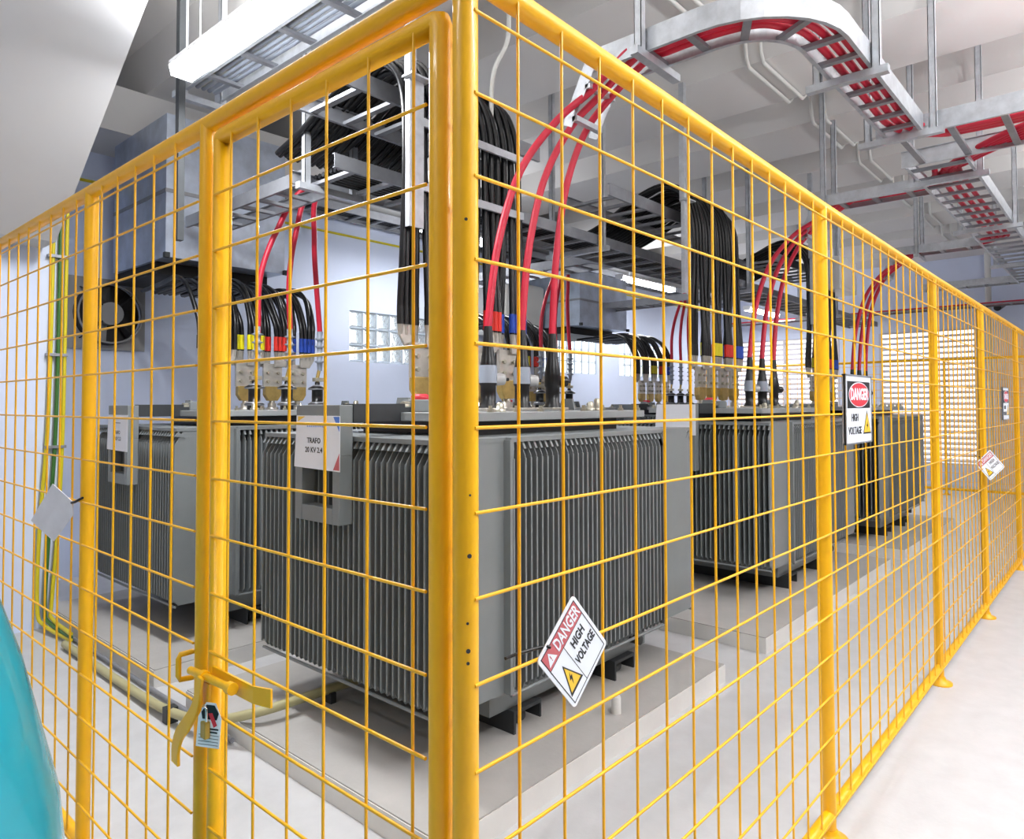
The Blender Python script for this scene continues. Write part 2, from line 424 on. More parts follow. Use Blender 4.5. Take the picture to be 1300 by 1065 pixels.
sheet(TC[3][0]-fx-.003, TC[3][1]+.065, 1.37, ('TRAFO','20 KV 2.2'), 'white paper sheet on the left rear transformer beside the fan', False)
sheet(TC[1][0]-fx-.003, TC[1][1]+.065, 1.43, None, 'white paper sheet on the second transformer along the right fence', False)
sheet(TC[4][0]-fx-.003, TC[4][1]+.065, 1.43, None, 'white paper sheet on the middle transformer of the rear row', False)

# ------------------------------------------------------------------ fences
R = .022; CX, CY = .8385, .8485
WZ = [2.22-.1418*k for k in range(0, 16)]; WR = .0034
def ztop(x):  # the right rail dips a little away from the corner
    P = [(CX,2.297), (2.65,2.268), (4.53,2.256), (14,2.262)]
    for (a, b), (c, d) in zip(P, P[1:]):
        if x <= c: return b+(d-b)*(x-a)/(c-a)
    return 2.262
def post(par, p, top, plate=True, n=16, r=R):
    o = MB().tube([(p[0],p[1],0), (p[0],p[1],top)], r, n).build('post', 'yellow', par)
    if plate: MB().lathe([(.062,0),(.062,.01),(.034,.016),(.026,.04)], (p[0],p[1],0), 20).build('base_plate', 'yellow', o)
    return o
def spiral_wire(mb, p0, p1, r=WR): mb.tube([p0, p1], r, 6)
rf = thing('fence', 'long yellow mesh fence running from the corner post along the walkway at right', 'fence', (0,0,0), 0, 'yellow mesh fences')
PX = [CX, 2.655, 4.525, 6.13, 8.1, 10.0, 11.95, 13.9]
for i, x in enumerate(PX): post(rf, (x, CY), ztop(x) if i else 2.30)
MB().tube([(x, CY, ztop(x)) for x in (CX,2.65,4.53,14)], R, 16).build('top_rail', 'yellow', rf)
MB().tube([(CX,CY,.088), (13.9,CY,.088)], R, 16).build('bottom_rail', 'yellow', rf)
for i in range(len(PX)-1):
    a, b = PX[i], PX[i+1]; mb = MB(); yw = CY-.0165
    L = b-a; n = round(L/.1345); off = (L-(n-1)*.1345)/2 if n > 1 else L/2
    for k in range(n):
        x = a+.118+k*.1306 if i == 0 else a+off+k*.1345
        if x < b-.012: spiral_wire(mb, (x,yw,.088), (x,yw,ztop(x)))
    for z in WZ: mb.tube([(a,yw-.005,z), (b-.004,yw-.005,z)], WR, 6)
    mb.build('wire_mesh', 'yellow', rf)
for k, (a, z, r_) in enumerate(((-2.05,1.30,.004), (-2.2,1.19,.0025), (-2.15,1.145,.004), (-2.17,1.125,.003), (-2.3,1.86,.003), (-2.0,1.40,.002))):
    MB().tube([(CX+.0205*math.cos(a),CY+.0205*math.sin(a),z), (CX+.0223*math.cos(a),CY+.0223*math.sin(a),z)], r_, 7, None, True, False).build('paint_chip', 'tankdark', rf)
lf = thing('fence', 'yellow tube and wire mesh fence section left of the gate', 'fence', (0,0,0), 0, 'yellow mesh fences')
PY = [1.80, 2.667, 4.52, 5.72]
for y in PY: post(lf, (CX, y), 2.28)
MB().tube([(CX,CY,2.29), (CX,1.8,2.283), (CX,5.74,2.283)], R, 16).build('top_rail', 'yellow', lf)
MB().tube([(CX,1.8,.088), (CX,5.72,.088)], R, 16).build('bottom_rail', 'yellow', lf)
XW = CX-.0165
for i, ys in enumerate(([1.9645,2.106,2.244,2.386,2.524], [2.767+.1435*k for k in range(13)], [4.62+.14*k for k in range(8)])):
    mb = MB()
    for y in ys: spiral_wire(mb, (XW,y,.088), (XW,y,2.283))
    for z in WZ: mb.tube([(XW-.005,PY[i]+.012 if i == 0 else PY[i],z), (XW-.005,PY[i+1]-(.02 if i < 2 else 0),z)], WR, 6)
    mb.build('wire_mesh', 'yellow', lf)
# gate leaf
gt = thing('gate', 'yellow tube framed wire mesh gate between the corner post and the latch post', 'gate', (CX, .909, 0))
fr = MB(); zt, zb, y0, y1 = 2.230, .09, 0, .817; Rg = .0215
q = .05
path = [(0,y0,zb), (0,y0,zt-q)] + [(0,y0+q-q*math.cos(a*PI/12),zt-q+q*math.sin(a*PI/12)) for a in range(1,6)] + [(0,y0+q,zt), (0,y1,zt)]
fr.tube([(0,y0,zb), (0,y0,zt-.012), (0,y0+.003,zt-.003), (0,y0+.012,zt), (0,y1-.012,zt), (0,y1-.003,zt-.003), (0,y1,zt-.012), (0,y1,zb+.02), (0,y1-.006,zb+.006), (0,y1-.02,zb), (0,y0,zb)], Rg, 16)
fr.build('frame', 'yellow', gt)
mb = MB()
for y in (.964,1.097,1.238,1.374,1.516,1.645): spiral_wire(mb, (-.0165,y-.909,zb), (-.0165,y-.909,zt))
for z in WZ[1:]: mb.tube([(-.0215,.015,z), (-.0215,y1-.004,z)], WR, 6)
mb.build('wire_mesh', 'yellow', gt)
# bolt latch on the gate
x = -.045
lt = MB().tube([(x,.61+.04,.902), (x,.865,.892)], .0095, 12)
lt = lt.build('latch_bolt', 'yellow', gt)
MB().tube([(x,.648,.902), (x,.668,.901)], .014, 12).build('bolt_collar', 'yellow', lt)
MB().tube([(x,.80,.895), (x,.785,.895)], .014, 12).build('bolt_collar', 'yellow', lt)
hl = [(x-.016,.775,.902), (x-.018,.782,.86), (x-.02,.797,.82), (x-.022,.83,.78), (x-.022,.872,.74), (x-.022,.892,.70), (x-.02,.897,.66)]
hp = smooth_path(hl, 5); hm = MB(); vs = []; fs = []
for i, p in enumerate(hp):
    t = (hp[min(i+1,len(hp)-1)]-hp[max(i-1,0)]).normalized(); n_ = Vector((1,0,0)).cross(t).normalized()
    w = .011+.007*min(1,2*i/len(hp)); t_ = Vector((.004,0,0))
    vs += [p+n_*w+t_, p-n_*w+t_, p-n_*w-t_, p+n_*w-t_]
for i in range(len(hp)-1):
    for k in range(4): fs.append((i*4+k, i*4+(k+1)%4, i*4+4+(k+1)%4, i*4+4+k))
L_ = 4*(len(hp)-1); fs += [(3,2,1,0), (L_,L_+1,L_+2,L_+3)]
hm.add(vs, fs).build('latch_handle', 'yellow', lt, .002)
MB().prism([(x-.004,.758,.885), (x-.004,.79,.885), (x-.004,.785,.815), (x-.004,.762,.815)], (.006,0,0)).build('hasp_plate', 'yellow', gt)
st_ = MB(); st_.prism([(-.026,.79,.915), (-.022,.60,.914), (-.022,.60,.875), (-.026,.79,.876)], (.005,0,0)); st_.prism([(-.022,.60,.914), (-.010,.545,.918), (-.010,.545,.876), (-.022,.60,.875)], (.005,0,0))
st_.build('latch_strap', 'yellow', gt)
sp = thing('latch_keeper', 'yellow welded latch keeper loop on the post beside the gate', 'latch keeper', (CX,1.80,.89))
MB().tube([(-.018,.018,.032), (-.05,.022,.03), (-.054,.022,.02), (-.054,.022,-.022), (-.05,.022,-.032), (-.018,.018,-.034)], .007, 8).build('keeper_loop', 'yellow', sp)
# padlock and tag
pk = thing('padlock', 'small brass padlock hanging from the yellow gate latch', 'padlock', (CX-.056,1.672,.79))
MB().box((-.007,-.016,-.028), (.007,.016,.012)).build('body', 'padlock', pk, .003)
MB().tube([(0,-.010,.01), (0,-.010,.036)] + [(0,-.010*math.cos(a*PI/6),.036+.010*math.sin(a*PI/6)) for a in range(1,6)] + [(0,.010,.036), (0,.010,.01)], .0033, 8).build('shackle', 'chrome', pk)
mb = MB(); w = .029
mb.prism([(0,-w,-.06), (0,w,-.06), (0,w,.01), (0,.012,.045), (0,-.012,.045), (0,-w,.01)], (.0012,0,0), 'paper')
mb.add([(-.0006,-.018,.006),(-.0006,.018,.006),(-.0006,.022,.022),(-.0006,.01,.04),(-.0006,-.01,.04),(-.0006,-.022,.022)], [(0,1,2,3,4,5)], 'signblack')
mb.add([(-.0009,-.020,-.006),(-.0009,-.012,-.012),(-.0009,.004,.02),(-.0009,-.006,.022)], [(0,1,2,3)], 'signred')
for k, (a, b) in enumerate(((-.024,.02), (-.022,.012), (-.026,.024), (-.026,.024), (-.026,.024), (-.026,.024))):
    zz = -.016-.0075*k; h_ = .0018 if k < 2 else .0006
    mb.add([(-.0006,a,zz-h_),(-.0006,b,zz-h_),(-.0006,b,zz+h_),(-.0006,a,zz+h_)], [(0,1,2,3)], 'signblack')
tg = mb.build('lockout_tag'); tg.location = (CX-.050,1.66,.80); tg.rotation_euler = (.08,0,.62)
tag(tg, 'white lockout tag with black and red print behind the padlock on the gate', 'tag')
# end fence across the far side
ef = thing('fence', 'far yellow mesh fence crossing in front of the white louvres', 'fence', (0,0,0), 0, 'yellow mesh fences')
mb = MB()
for y in (1.0,2.45,3.9,5.35,6.8): post(ef, (13.9,y), 2.3, True, 10)
MB().tube([(13.9,CY,2.3), (13.9,7.1,2.3)], R, 10).build('top_rail', 'yellow', ef)
MB().tube([(13.9,CY,.1), (13.9,7.1,.1)], R, 10).build('bottom_rail', 'yellow', ef)
for k in range(44): mb.tube([(13.9,1.0+k*.14,.1), (13.9,1.0+k*.14,2.3)], WR, 5)
for z in WZ: mb.tube([(13.895,CY,z), (13.895,7.1,z)], WR, 5)
mb.build('wire_mesh', 'yellow', ef)

# ------------------------------------------------------------------ signs
def danger_small():
    w, h = .163, .142; W, H = .145, .165
    mb = MB(); r = .008
    def rr(w, h, r, z):
        o = []
        for cx_, cy_, a0 in ((w/2-r,h/2-r,0), (-w/2+r,h/2-r,PI/2), (-w/2+r,-h/2+r,PI), (w/2-r,-h/2+r,1.5*PI)):
            for k in range(5): o.append((cx_+r*math.cos(a0+k*PI/8), cy_+r*math.sin(a0+k*PI/8), z))
        return o
    mb.prism(rr(W,H,.009,-.0012), (0,0,.0024), 'signwhite')
    e = .0016
    def frame(x0,y0,x1,y1,t=.0009):
        for a, b in (((x0,y0),(x1,y0)), ((x1,y0),(x1,y1)), ((x1,y1),(x0,y1)), ((x0,y1),(x0,y0))):
            mb.box((min(a[0],b[0])-t,min(a[1],b[1])-t,.0012), (max(a[0],b[0])+t,max(a[1],b[1])+t,e), 'signblack')
    x0, x1, y0, y1 = -W/2+.008, W/2-.008, -H/2+.008, H/2-.008
    frame(x0,y0,x1,y1); yb = y1-.040
    mb.box((x0,yb,.0011), (x1,y1,.0015), 'signdull'); frame(x0,yb,x1,y1,.0007)
    xm = x0+.052
    mb.box((xm-.0006,y0,.0012), (xm+.0006,yb,e), 'signblack')
    mb.add([(x0+.004,yb+.007,.002),(x0+.032,yb+.007,.002),(x0+.018,y1-.006,.002)], [(0,1,2)], 'signwhite')
    mb.box((x0+.017,yb+.016,.002), (x0+.019,yb+.025,.0023), 'signdull'); mb.box((x0+.017,yb+.0115,.002), (x0+.019,yb+.0135,.0023), 'signdull')
    mb.text('DANGER', .040, (x0+.082,(yb+y1)/2,.0018), 'signwhite', .80, 0, .0008, .0006, .088)
    mb.text('HIGH', .030, ((xm+x1)/2,.012,.0014), 'signblack', .86, 0, .0006, .0006, .043)
    mb.text('VOLTAGE', .030, ((xm+x1)/2,-.024,.0014), 'signblack', .66, 0, .0006, .0006, .068)
    cx_, cy_ = (x0+xm)/2, -.026
    def tri(a, h, z, m): mb.prism([(cx_-a,cy_-h*.45,z), (cx_+a,cy_-h*.45,z), (cx_,cy_+h*.55,z)], (0,0,.0004), m)
    tri(.0235,.070,.0013,'signblack'); tri(.0185,.056,.0016,'signyel')
    bz = .0021
    mb.add([(cx_+.004,cy_+.014,bz),(cx_-.006,cy_-.003,bz),(cx_-.001,cy_-.003,bz),(cx_-.004,cy_-.018,bz),(cx_+.006,cy_+.003,bz),(cx_+.001,cy_+.003,bz)], [(0,1,2),(2,5,0),(2,3,4),(2,4,5)], 'signblack')
    return mb
def orient(o, c, xdir, ydir):
    xd = Vector(xdir).normalized(); yd = Vector(ydir); yd = (yd-xd*yd.dot(xd)).normalized(); zd = xd.cross(yd)
    o.matrix_world = Matrix(((xd.x,yd.x,zd.x,c[0]),(xd.y,yd.y,zd.y,c[1]),(xd.z,yd.z,zd.z,c[2]),(0,0,0,1)))
s1 = danger_small().build('danger_sign'); orient(s1, (1.099,.818,1.076), (.105,-.004,.1), (-.117,0,.113))
tag(s1, 'large tilted DANGER HIGH VOLTAGE sign nearest the camera, hung by a black tie', 'sign')
MB().tube([(-.035,.072,.004), (-.037,.078,.0), (-.055,.090,-.014), (-.085,.118,-.02), (-.105,.137,-.02)], .0032, 6).build('cable_tie', 'black', s1)
s3 = danger_small().build('danger_sign'); a = .62
orient(s3, (6.02,.79,1.11), (.60*.77,-.66*.77,.62), (-.62*.70,.66*.62,.77))
tag(s3, 'small tilted DANGER HIGH VOLTAGE sign tied to a post of the far right fence', 'sign')
MB().tube([(0,.08,.0), (-.02,.10,-.01), (-.03,.12,-.02)], .003, 6).build('cable_tie', 'black', s3)
def danger_big():
    W, H = .345, .268; mb = MB()
    mb.box((-W/2,-H/2,-.006), (W/2,H/2,.0), 'signwhite')
    for a, b, c, d in ((-W/2,-H/2,W/2,-H/2+.006), (-W/2,H/2-.006,W/2,H/2), (-W/2,-H/2,-W/2+.008,H/2), (W/2-.008,-H/2,W/2,H/2)): mb.box((a,b,-.012), (c,d,.002), 'strut')
    mb.box((-W/2+.025,.005,.0), (W/2-.025,H/2-.026,.0012), 'signblack')
    def ell(cx_, cy_, a, b, z, m): mb.prism([(cx_+a*math.cos(k*PI/20), cy_+b*math.sin(k*PI/20), z) for k in range(40)], (0,0,.0008), m)
    cy_ = (.005+H/2-.026)/2
    ell(0,cy_,.134,.049,.0012,'signwhite'); ell(0,cy_,.129,.0455,.0018,'signred')
    mb.text('DANGER', .062, (0,cy_,.003), 'signwhite', .92, 0, .002)
    mb.text('HIGH', .040, (-.055,-.033,.0006), 'signblack', .9, 0, .0006); mb.text('VOLTAGE', .040, (-.055,-.083,.0006), 'signblack', .95, 0, .0006)
    cx_, y0 = .105, -.098; 
    mb.prism([(cx_-.054,y0,.0002), (cx_+.054,y0,.0002), (cx_,y0+.092,.0002)], (0,0,.0006), 'signblack')
    mb.prism([(cx_-.045,y0+.006,.0006), (cx_+.045,y0+.006,.0006), (cx_,y0+.082,.0006)], (0,0,.0006), 'signyel')
    bz = .0016
    mb.add([(cx_+.006,y0+.050,bz),(cx_-.012,y0+.030,bz),(cx_-.001,y0+.030,bz),(cx_-.008,y0+.010,bz),(cx_+.012,y0+.036,bz),(cx_+.002,y0+.036,bz)], [(0,1,2),(2,5,0),(2,3,4),(2,4,5)], 'signblack')
    return mb
s2 = danger_big().build('danger_sign'); orient(s2, (2.97,.815,1.528), (1,0,0), (0,0,1))
tag(s2, 'large rectangular sign with red DANGER oval on the fence beside the second post', 'sign')
s4 = danger_big().build('danger_sign'); orient(s4, (7.12,.815,1.548), (1,0,0), (0,0,1))
tag(s4, 'distant rectangular danger sign on the far right fence, seen very obliquely', 'sign')
mb = MB()
mb.prism([(0,0,.10), (0,.116,-.035), (0,-.012,-.098), (0,-.112,.0), (0,-.105,.045)], (.002,0,0), 'card')
cd = mb.build('card'); cd.location = (.775,2.815,1.18)
cd.rotation_euler = (0,0,.30)
tag(cd, 'blank worn white card tied to the yellow post left of the gate', 'card')
MB().tube([(-.001,-.105,.04), (-.006,-.13,.045), (-.004,-.165,.06), (.02,-.178,.066)], .0045, 6).build('cable_tie', 'black', cd)

# ------------------------------------------------------------------ cables
SL = {'y':'yelsleeve', 'r':'redsleeve', 'b':'blusleeve'}
def black_cables(tc, back, tname):
    cx_, cy_ = tc
    for i, (fx_, ph) in enumerate(zip(LVX, ('n','y','r','b'))):
        nm = {'n':'unsleeved', 'y':'yellow sleeved', 'r':'red sleeved', 'b':'blue sleeved'}[ph]
        for k in range(8):
            s = -1 if k < 4 else 1
            x = cx_+fx_+(-.126+k*.036); y = cy_+LVY-.028*s-.0; z = 2.0-.02
            j = random.uniform(-.012,.012)
            if back:
                lx = random.uniform(-.05,.05); hz = random.uniform(-.03,.05)
                pts = [(x,y,z), (x,y,z+.14), (x+.3*lx,y+.02,z+.26), (x+lx,y+.14,z+.46+hz), (x+lx,y+.34,z+.56+hz), (x+lx,y+.62,z+.55+hz*.5), (x+lx,y+1.0,z+.54)]
            else:
                tx = cx_-.47+(fx_+.345)*1.04+k*.032; yr = cy_+LVY+(.012 if k % 2 else -.012)
                hz = random.uniform(-.04,.04)
                pts = [(x,y,z), (x,y,z+.12), (x+(tx-x)*.4,(y+yr)/2,z+.42), (tx+j*.6,yr,z+.85), (tx,yr+.02,z+1.22), (tx,yr+.12,z+1.45+hz), (tx+j,yr+.33,z+1.54+hz), (tx-j,yr+.62,z+1.47+hz*.5), (tx,yr+1.0,z+1.30), (tx,yr+1.3,z+1.22)]
            P = smooth_path(pts, 5)
            o = MB().tube(P, .0182, 8).build('power_cable', 'black')
            tag(o, 'black power cable with %s end on the %s' % (nm, tname) if ph != 'n' else 'black power cable with plain end on the first terminal of the %s' % tname, 'cable', '%s black cables of the %s' % (nm, tname))
            MB().tube([(x,y,z-.055), (x,y,z+.0)], [.012,.0172], 8).build('cable_lug', 'tin', o)
            if ph != 'n': MB().tube([(x,y,z+.01), (x,y,z+.125)], .0196, 10).build('sleeve', SL[ph], o)
            else: MB().tube([(x,y,z+.0), (x,y,z+.10)], .0192, 10).build('sleeve', 'blackplastic', o)
TN = ['nearest transformer', 'second front transformer', 'farthest front transformer', 'left rear transformer', 'middle rear transformer', 'farthest rear transformer']
for i in range(6): black_cables(TC[i], i > 2, TN[i])
RT = .0205
ZR = 3.455
def red_cables(i):
    cx_, cy_ = TC[i]; z0 = 1.9
    for k, mx in enumerate(MVX):
        x = cx_+mx; y = cy_+MVY
        if i < 3:
            bx = (3.20, 6.90, 9.80)[i] + .085*k; d = bx-x; yb = 2.34
            a = [(x,y,z0-.03), (x+.01*d,y,z0+.10), (x+.12*d,y-.01,z0+.5), (x+.36*d,y-.04,z0+.9), (x+.75*d,yb+.03,z0+1.22), (bx,yb-.1,3.30), (bx+.01,yb-.35,ZR)]
            if i == 0:
                o = .06-.06*k   # lanes inside the tray
                c = [(bx+.0,1.75,ZR)] + [(3.6+o-.29*math.cos(t)-.0, 1.46+o-.29*math.sin(t), ZR) for t in (.15,.5,.85,1.2,1.5)]
                c = [(3.31-o,1.85,ZR), (3.31-o,1.6,ZR), (3.36-o,1.38+.3*(.06-o)-.02,ZR), (3.5-o*.5,1.24-o,ZR), (3.75,1.165-o,ZR), (4.6,1.165-o,ZR), (5.3,1.165-o,ZR), (5.55+.05*k,1.0-o,ZR), (5.66+.05*k,.6,ZR), (5.66+.05*k,-1.6,ZR)]
            else:
                ax = (6.98, 9.88)[i-1]; o = .07*k-.07; x2 = 5.82+.05*k+.16*(i-1)
                c = [(ax+o,1.9,ZR), (ax+o,1.5,ZR), (ax-.05+o,1.30-o*.5,ZR), (ax-.20,1.17-o-.02*(i-1),ZR+.01), (ax-.45,1.12-o,ZR), (6.5+.2*i,1.12-o,ZR), (6.2+.1*i+.05*k,.95,ZR), (x2+.05,.5,ZR), (x2,.1,ZR), (x2,-1.6,ZR)]
            P = smooth_path(a+c, 6)
        else:
            d = (.33,.10,-.12)[k]
            P = smooth_path([(x+.02,y,z0+.03), (x+.02+.02*d,y,z0+.25), (x+.12*d,y,z0+.6), (x+.45*d,y-.03,z0+.95), (x+.9*d+.03,y-.12,z0+1.3), (x+1.2*d+.2,y-.5,z0+1.47), (x+1.4*d+.3,y-.95,z0+1.42)], 6)
        o = MB().tube(P, RT, 10).build('red_cable', 'red')
        w = ('left', 'middle', 'right')[k]
        tag(o, '%s red high voltage cable of three dropping to the %s' % (w, TN[i]), 'cable', 'red cables of the %s' % TN[i])
        if i > 2:
            pr = []; zz = z0-.02
            for q in range(4): pr += [(.022,zz+.06*q), (.044,zz+.06*q+.012), (.022,zz+.06*q+.022)]
            MB().lathe([(.018,zz-.06)]+pr+[(.024,zz+.25)], (x+.02,y,0), 14).build('shed_sleeve', 'greysleeve', o)
        else:
            MB().lathe([(.026,z0-.04),(.024,z0+.02),(.0215,z0+.05)], (x,y,0), 12).build('seal', 'blackplastic', o)
for i in range(6): red_cables(i)

# ------------------------------------------------------------------ cable trays
def tray(label, path, w, z, h=.11, step=.29, m='galv', cat='cable tray', rungs=True, open_ends=True):
    o = thing('cable_tray', label, cat, (path[0][0], path[0][1], z)); P = [(p[0]-path[0][0], p[1]-path[0][1]) for p in path]
    for s in (-1, 1):
        a = s*w/2; i = s*(w/2-.022); t = s*(w/2-.004)
        MB().rope(P, [(a,0),(a,h),(i,h),(i,h-.004),(t,h-.004),(t,.004),(i,.004),(i,0)]).build('side_rail', m, o)
    if rungs:
        L = [0]
        for p, q in zip(P, P[1:]): L.append(L[-1]+math.dist(p, q))
        d = step*.5
        while d < L[-1]:
            k = max(j for j in range(len(L)-1) if L[j] <= d); t = (d-L[k])/max(1e-9, L[k+1]-L[k])
            p = Vector((P[k][0]+(P[k+1][0]-P[k][0])*t, P[k][1]+(P[k+1][1]-P[k][1])*t, 0)); tg_ = Vector((P[k+1][0]-P[k][0], P[k+1][1]-P[k][1], 0)).normalized(); n_ = Vector((-tg_.y, tg_.x, 0))
            a = p-n_*(w/2-.003)-tg_*.02; b = p+n_*(w/2-.003)-tg_*.02
            MB().prism([a+Vector((0,0,.006)), a+tg_*.04+Vector((0,0,.006)), a+tg_*.04+Vector((0,0,.028)), a+Vector((0,0,.028))], b-a).build('rung', 'strut', o)
            d += step
    return o
ZT_ = 3.40
tray('galvanised ladder tray with red cables that bends above the right fence near the corner', [(3.31,2.28), (3.31,1.6)] + arc2(3.745,1.6,.435,PI,1.5*PI,8)[1:] + [(5.4,1.165)], .24, ZT_, .12, .25)
tray('galvanised ladder tray branching across the walkway at the top right', [(5.80,1.35), (5.80,.6), (5.80,-1.7)], .74, ZT_, .13, .3)
tray('galvanised ladder tray running away along the fence beyond the branch at right', [(6.2,1.12), (13.4,1.12)], .42, ZT_, .11, .3)
tray('galvanised tray arm above the second front transformer', [(6.98,1.32), (6.98,2.32)], .26, ZT_, .10, .28)
tray('galvanised tray arm above the farthest front transformer', [(9.88,1.32), (9.88,2.32)], .26, ZT_, .10, .28)
tray('galvanised tray arm at the far end under the ceiling at right', [(13.2,1.32), (13.2,2.6)], .3, ZT_, .10, .28)
tray('long grey ladder tray between the two transformer rows', [(2.38,3.74), (14.0,3.74)], .48, 2.95, .085, .3, 'strut')
tray('grey ladder tray above the nearest transformer carrying its black cables', [(2.2,3.40), (3.86,3.40)], .5, 3.28, .1, .24, 'strut')
tray('grey ladder tray above the second front transformer carrying its black cables', [(4.75,3.40), (7.2,3.40)], .5, 3.24, .1, .24, 'strut')
tray('grey ladder tray above the farthest front transformer', [(8.2,3.40), (10.2,3.40)], .5, 3.24, .1, .24, 'strut')
tray('grey cross tray reaching from the long tray to the back wall at left', [(2.62,3.98), (2.62,5.7)], .3, 2.98, .09, .25, 'strut')
tray('grey cross tray from the long tray to the rear row in the middle', [(6.0,3.98), (6.0,6.6)], .4, 2.98, .09, .25, 'strut')
tray('grey cross tray from the long tray to the rear row farther right', [(9.0,3.98), (9.0,6.6)], .4, 2.98, .09, .25, 'strut')
tray('pale ladder tray running along the top of the back wall', [(3.6,6.85), (15.2,6.85)], .36, 3.74, .09, .3, 'strut')
tray('ladder tray beside the ceiling lamp at top left', [(2.10,2.0), (2.10,4.7)], .26, 3.6, .1, .42, 'galv')
tray('narrow tray with red cables along the far end wall', [(14.9,1.0), (14.9,6.8)], .3, 3.27, .03, .4, 'strut')
# bracket drop-outs
for i, (bx, l) in enumerate(((3.285,'nearest transformer'), (6.985,'second front transformer'), (9.885,'farthest front transformer'))):
    o = thing('drop_bracket', 'perforated steel drop bracket guiding red cables to the %s' % l, 'bracket', (bx, 2.31, 3.2), 0, 'drop brackets for the red cables')
    for s in (-1, 1):
        MB().prism([(s*.125,.10,-.06), (s*.125,.04,-.09), (s*.125,-.12,.20), (s*.125,-.05,.24)], (.004,0,0)).build('side_plate', 'galv', o)
    MB().box((-.125,.0,-.06), (.125,.035,-.03)).build('rung', 'galv', o)
    MB().box((-.125,-.09,.10), (.125,-.055,.125)).build('rung', 'galv', o)
# vertical struts carrying the black cables
for i, (cx_, cy_) in enumerate(TC[:3]):
    x = (2.44, 5.46, 8.62)[i]
    o = thing('cable_riser', 'upright galvanised strut holding the black cables of the %s' % TN[i], 'strut', (x, 2.84, 0), 0, 'struts holding the black cable bundles')
    zb_ = 2.49
    s_ = MB(); s_.box((-.05,-.004,zb_), (.05,0,3.30)); s_.box((-.05,0,zb_), (-.046,.03,3.30)); s_.box((.046,0,zb_), (.05,.03,3.30)); s_.build('face_plate', 'galv', o)
    s_ = MB(); s_.box((-.045,.0,3.28), (.0,.045,4.3)); s_.build('hanger_strut', 'galv', o)
    MB().box((-.075,-.05,3.28), (.07,.03,3.29)).build('angle_bracket', 'galv', o)
    for z in ((2.7, 3.05) if i == 0 else ()): 
        MB().box((.05,-.0,z), (.88,.015,z+.045)).build('cable_cleat', 'galv', o)
# trapeze hangers
def ceil_z(x, y=0):
    u = (x-3.98) % 1.52
    return 3.9 if y > 6.5 else 4.3 if u < .87 else 4.66 if .95 < u < 1.44 else 4.45
def hanger(label, x, y, arm, z=3.378, top=4.3, leg2=True):
    o = thing('tray_hanger', label, 'hanger', (x, y, z), 0, 'strut hangers of the cable trays')
    dx, dy = arm
    def leg(px, py): 
        top = ceil_z(x+px); s_ = MB(); s_.box((px-.021,py-.021,0), (px-.017,py+.021,top-z)); s_.box((px-.021,py-.021,0), (px+.021,py-.017,top-z)); s_.box((px-.021,py+.017,0), (px+.021,py+.021,top-z)); s_.build('leg', 'galv', o)
    leg(0, 0)
    if leg2: leg(dx, dy)
    if dx: MB().box((min(0,dx)-.06,-.024,-.042), (max(0,dx)+.06,.024,-.001)).build('cross_arm', 'galv', o)
    else: MB().box((-.024,min(0,dy)-.06,-.042), (.024,max(0,dy)+.06,-.001)).build('cross_arm', 'galv', o)
hanger('strut hanger with a single leg at the start of the bending tray', 3.155, 1.90, (.33,0), 3.398, 4.3, False)
hanger('strut hanger of the bending tray above the right fence', 4.15, 1.02, (0,.31))
hanger('strut hanger where the tray branches across the walkway', 5.32, .97, (0,.40))
hanger('strut hanger beyond the branch of the tray', 6.55, .88, (0,.48))
hanger('strut hanger of the tray along the fence, third from the branch', 8.7, .88, (0,.48))
hanger('strut hanger of the tray along the fence, farthest in the row', 11.2, .88, (0,.48))
hanger('strut hanger at the end of the arm above the second front transformer', 6.82, 2.15, (.32,0))
hanger('strut hanger at the end of the arm above the farthest front transformer', 9.72, 1.98, (.32,0))
hanger('strut hanger on the branch tray over the walkway', 5.40, .30, (.8,0))
hanger('long strut hanger under the ceiling at left holding the cross tray', 2.44, 3.9, (.36,0), 2.95)
hanger('long strut hanger under the ceiling holding the long tray behind the red cables', 5.1, 3.46, (0,.56), 2.93)
hanger('long strut hanger holding the long tray behind the second transformer', 8.2, 3.46, (0,.56), 2.93)
hanger('long strut hanger holding the far end of the long tray', 11.5, 3.46, (0,.56), 2.93)
hanger('dark strut hanger left of the ceiling lamp beside the staircase', 1.97, 4.6, (.26,0), 3.58)
o = tag(MB().box((1.91,4.52,2.6), (1.95,4.57,4.66)).build('strut_post', 'tankdark'), 'dark vertical steel strut hanging behind the ceiling lamp at left', 'strut')
# loose cables lying in the long trays
def laid(n, path, r, m, label, group, spread):
    for k in range(n):
        o = (k-(n-1)/2)*spread; q = [((p[0]+(0 if abs(p[3]) < .5 else o)), (p[1]+(o if abs(p[3]) < .5 else 0)), p[2]+random.uniform(0,.004)) for p in path]
        tag(MB().tube(q, r, 7).build('laid_cable', m), label, 'cable', group)
laid(8, [(2.5,3.74,3.0,0), (8,3.74,3.0,0), (13.9,3.74,3.0,0)], .016, 'black', 'black cable lying in the long tray between the transformer rows', 'black cables in the long tray', .042)
laid(6, [(14.9,1.1,3.31,1), (14.9,4,3.31,1), (14.9,6.7,3.31,1)], .02, 'red', 'red cable lying in the tray along the far end wall', 'red cables in the end wall tray', .044)
laid(5, [(2.10,2.0,3.65,1), (2.10,4.6,3.65,1)], .014, 'greysleeve', 'pale cable lying in the tray beside the ceiling lamp', 'pale cables in the lamp tray', .04)
laid(2, [(2.06,2.0,3.68,1), (2.06,4.6,3.68,1)], .016, 'earthy', 'yellow cable lying in the tray beside the ceiling lamp', 'yellow cables in the lamp tray', .05)
laid(6, [(3.7,6.85,3.79,0), (15,6.85,3.79,0)], .015, 'black', 'black cable lying in the tray along the back wall', 'black cables in the back wall tray', .045)

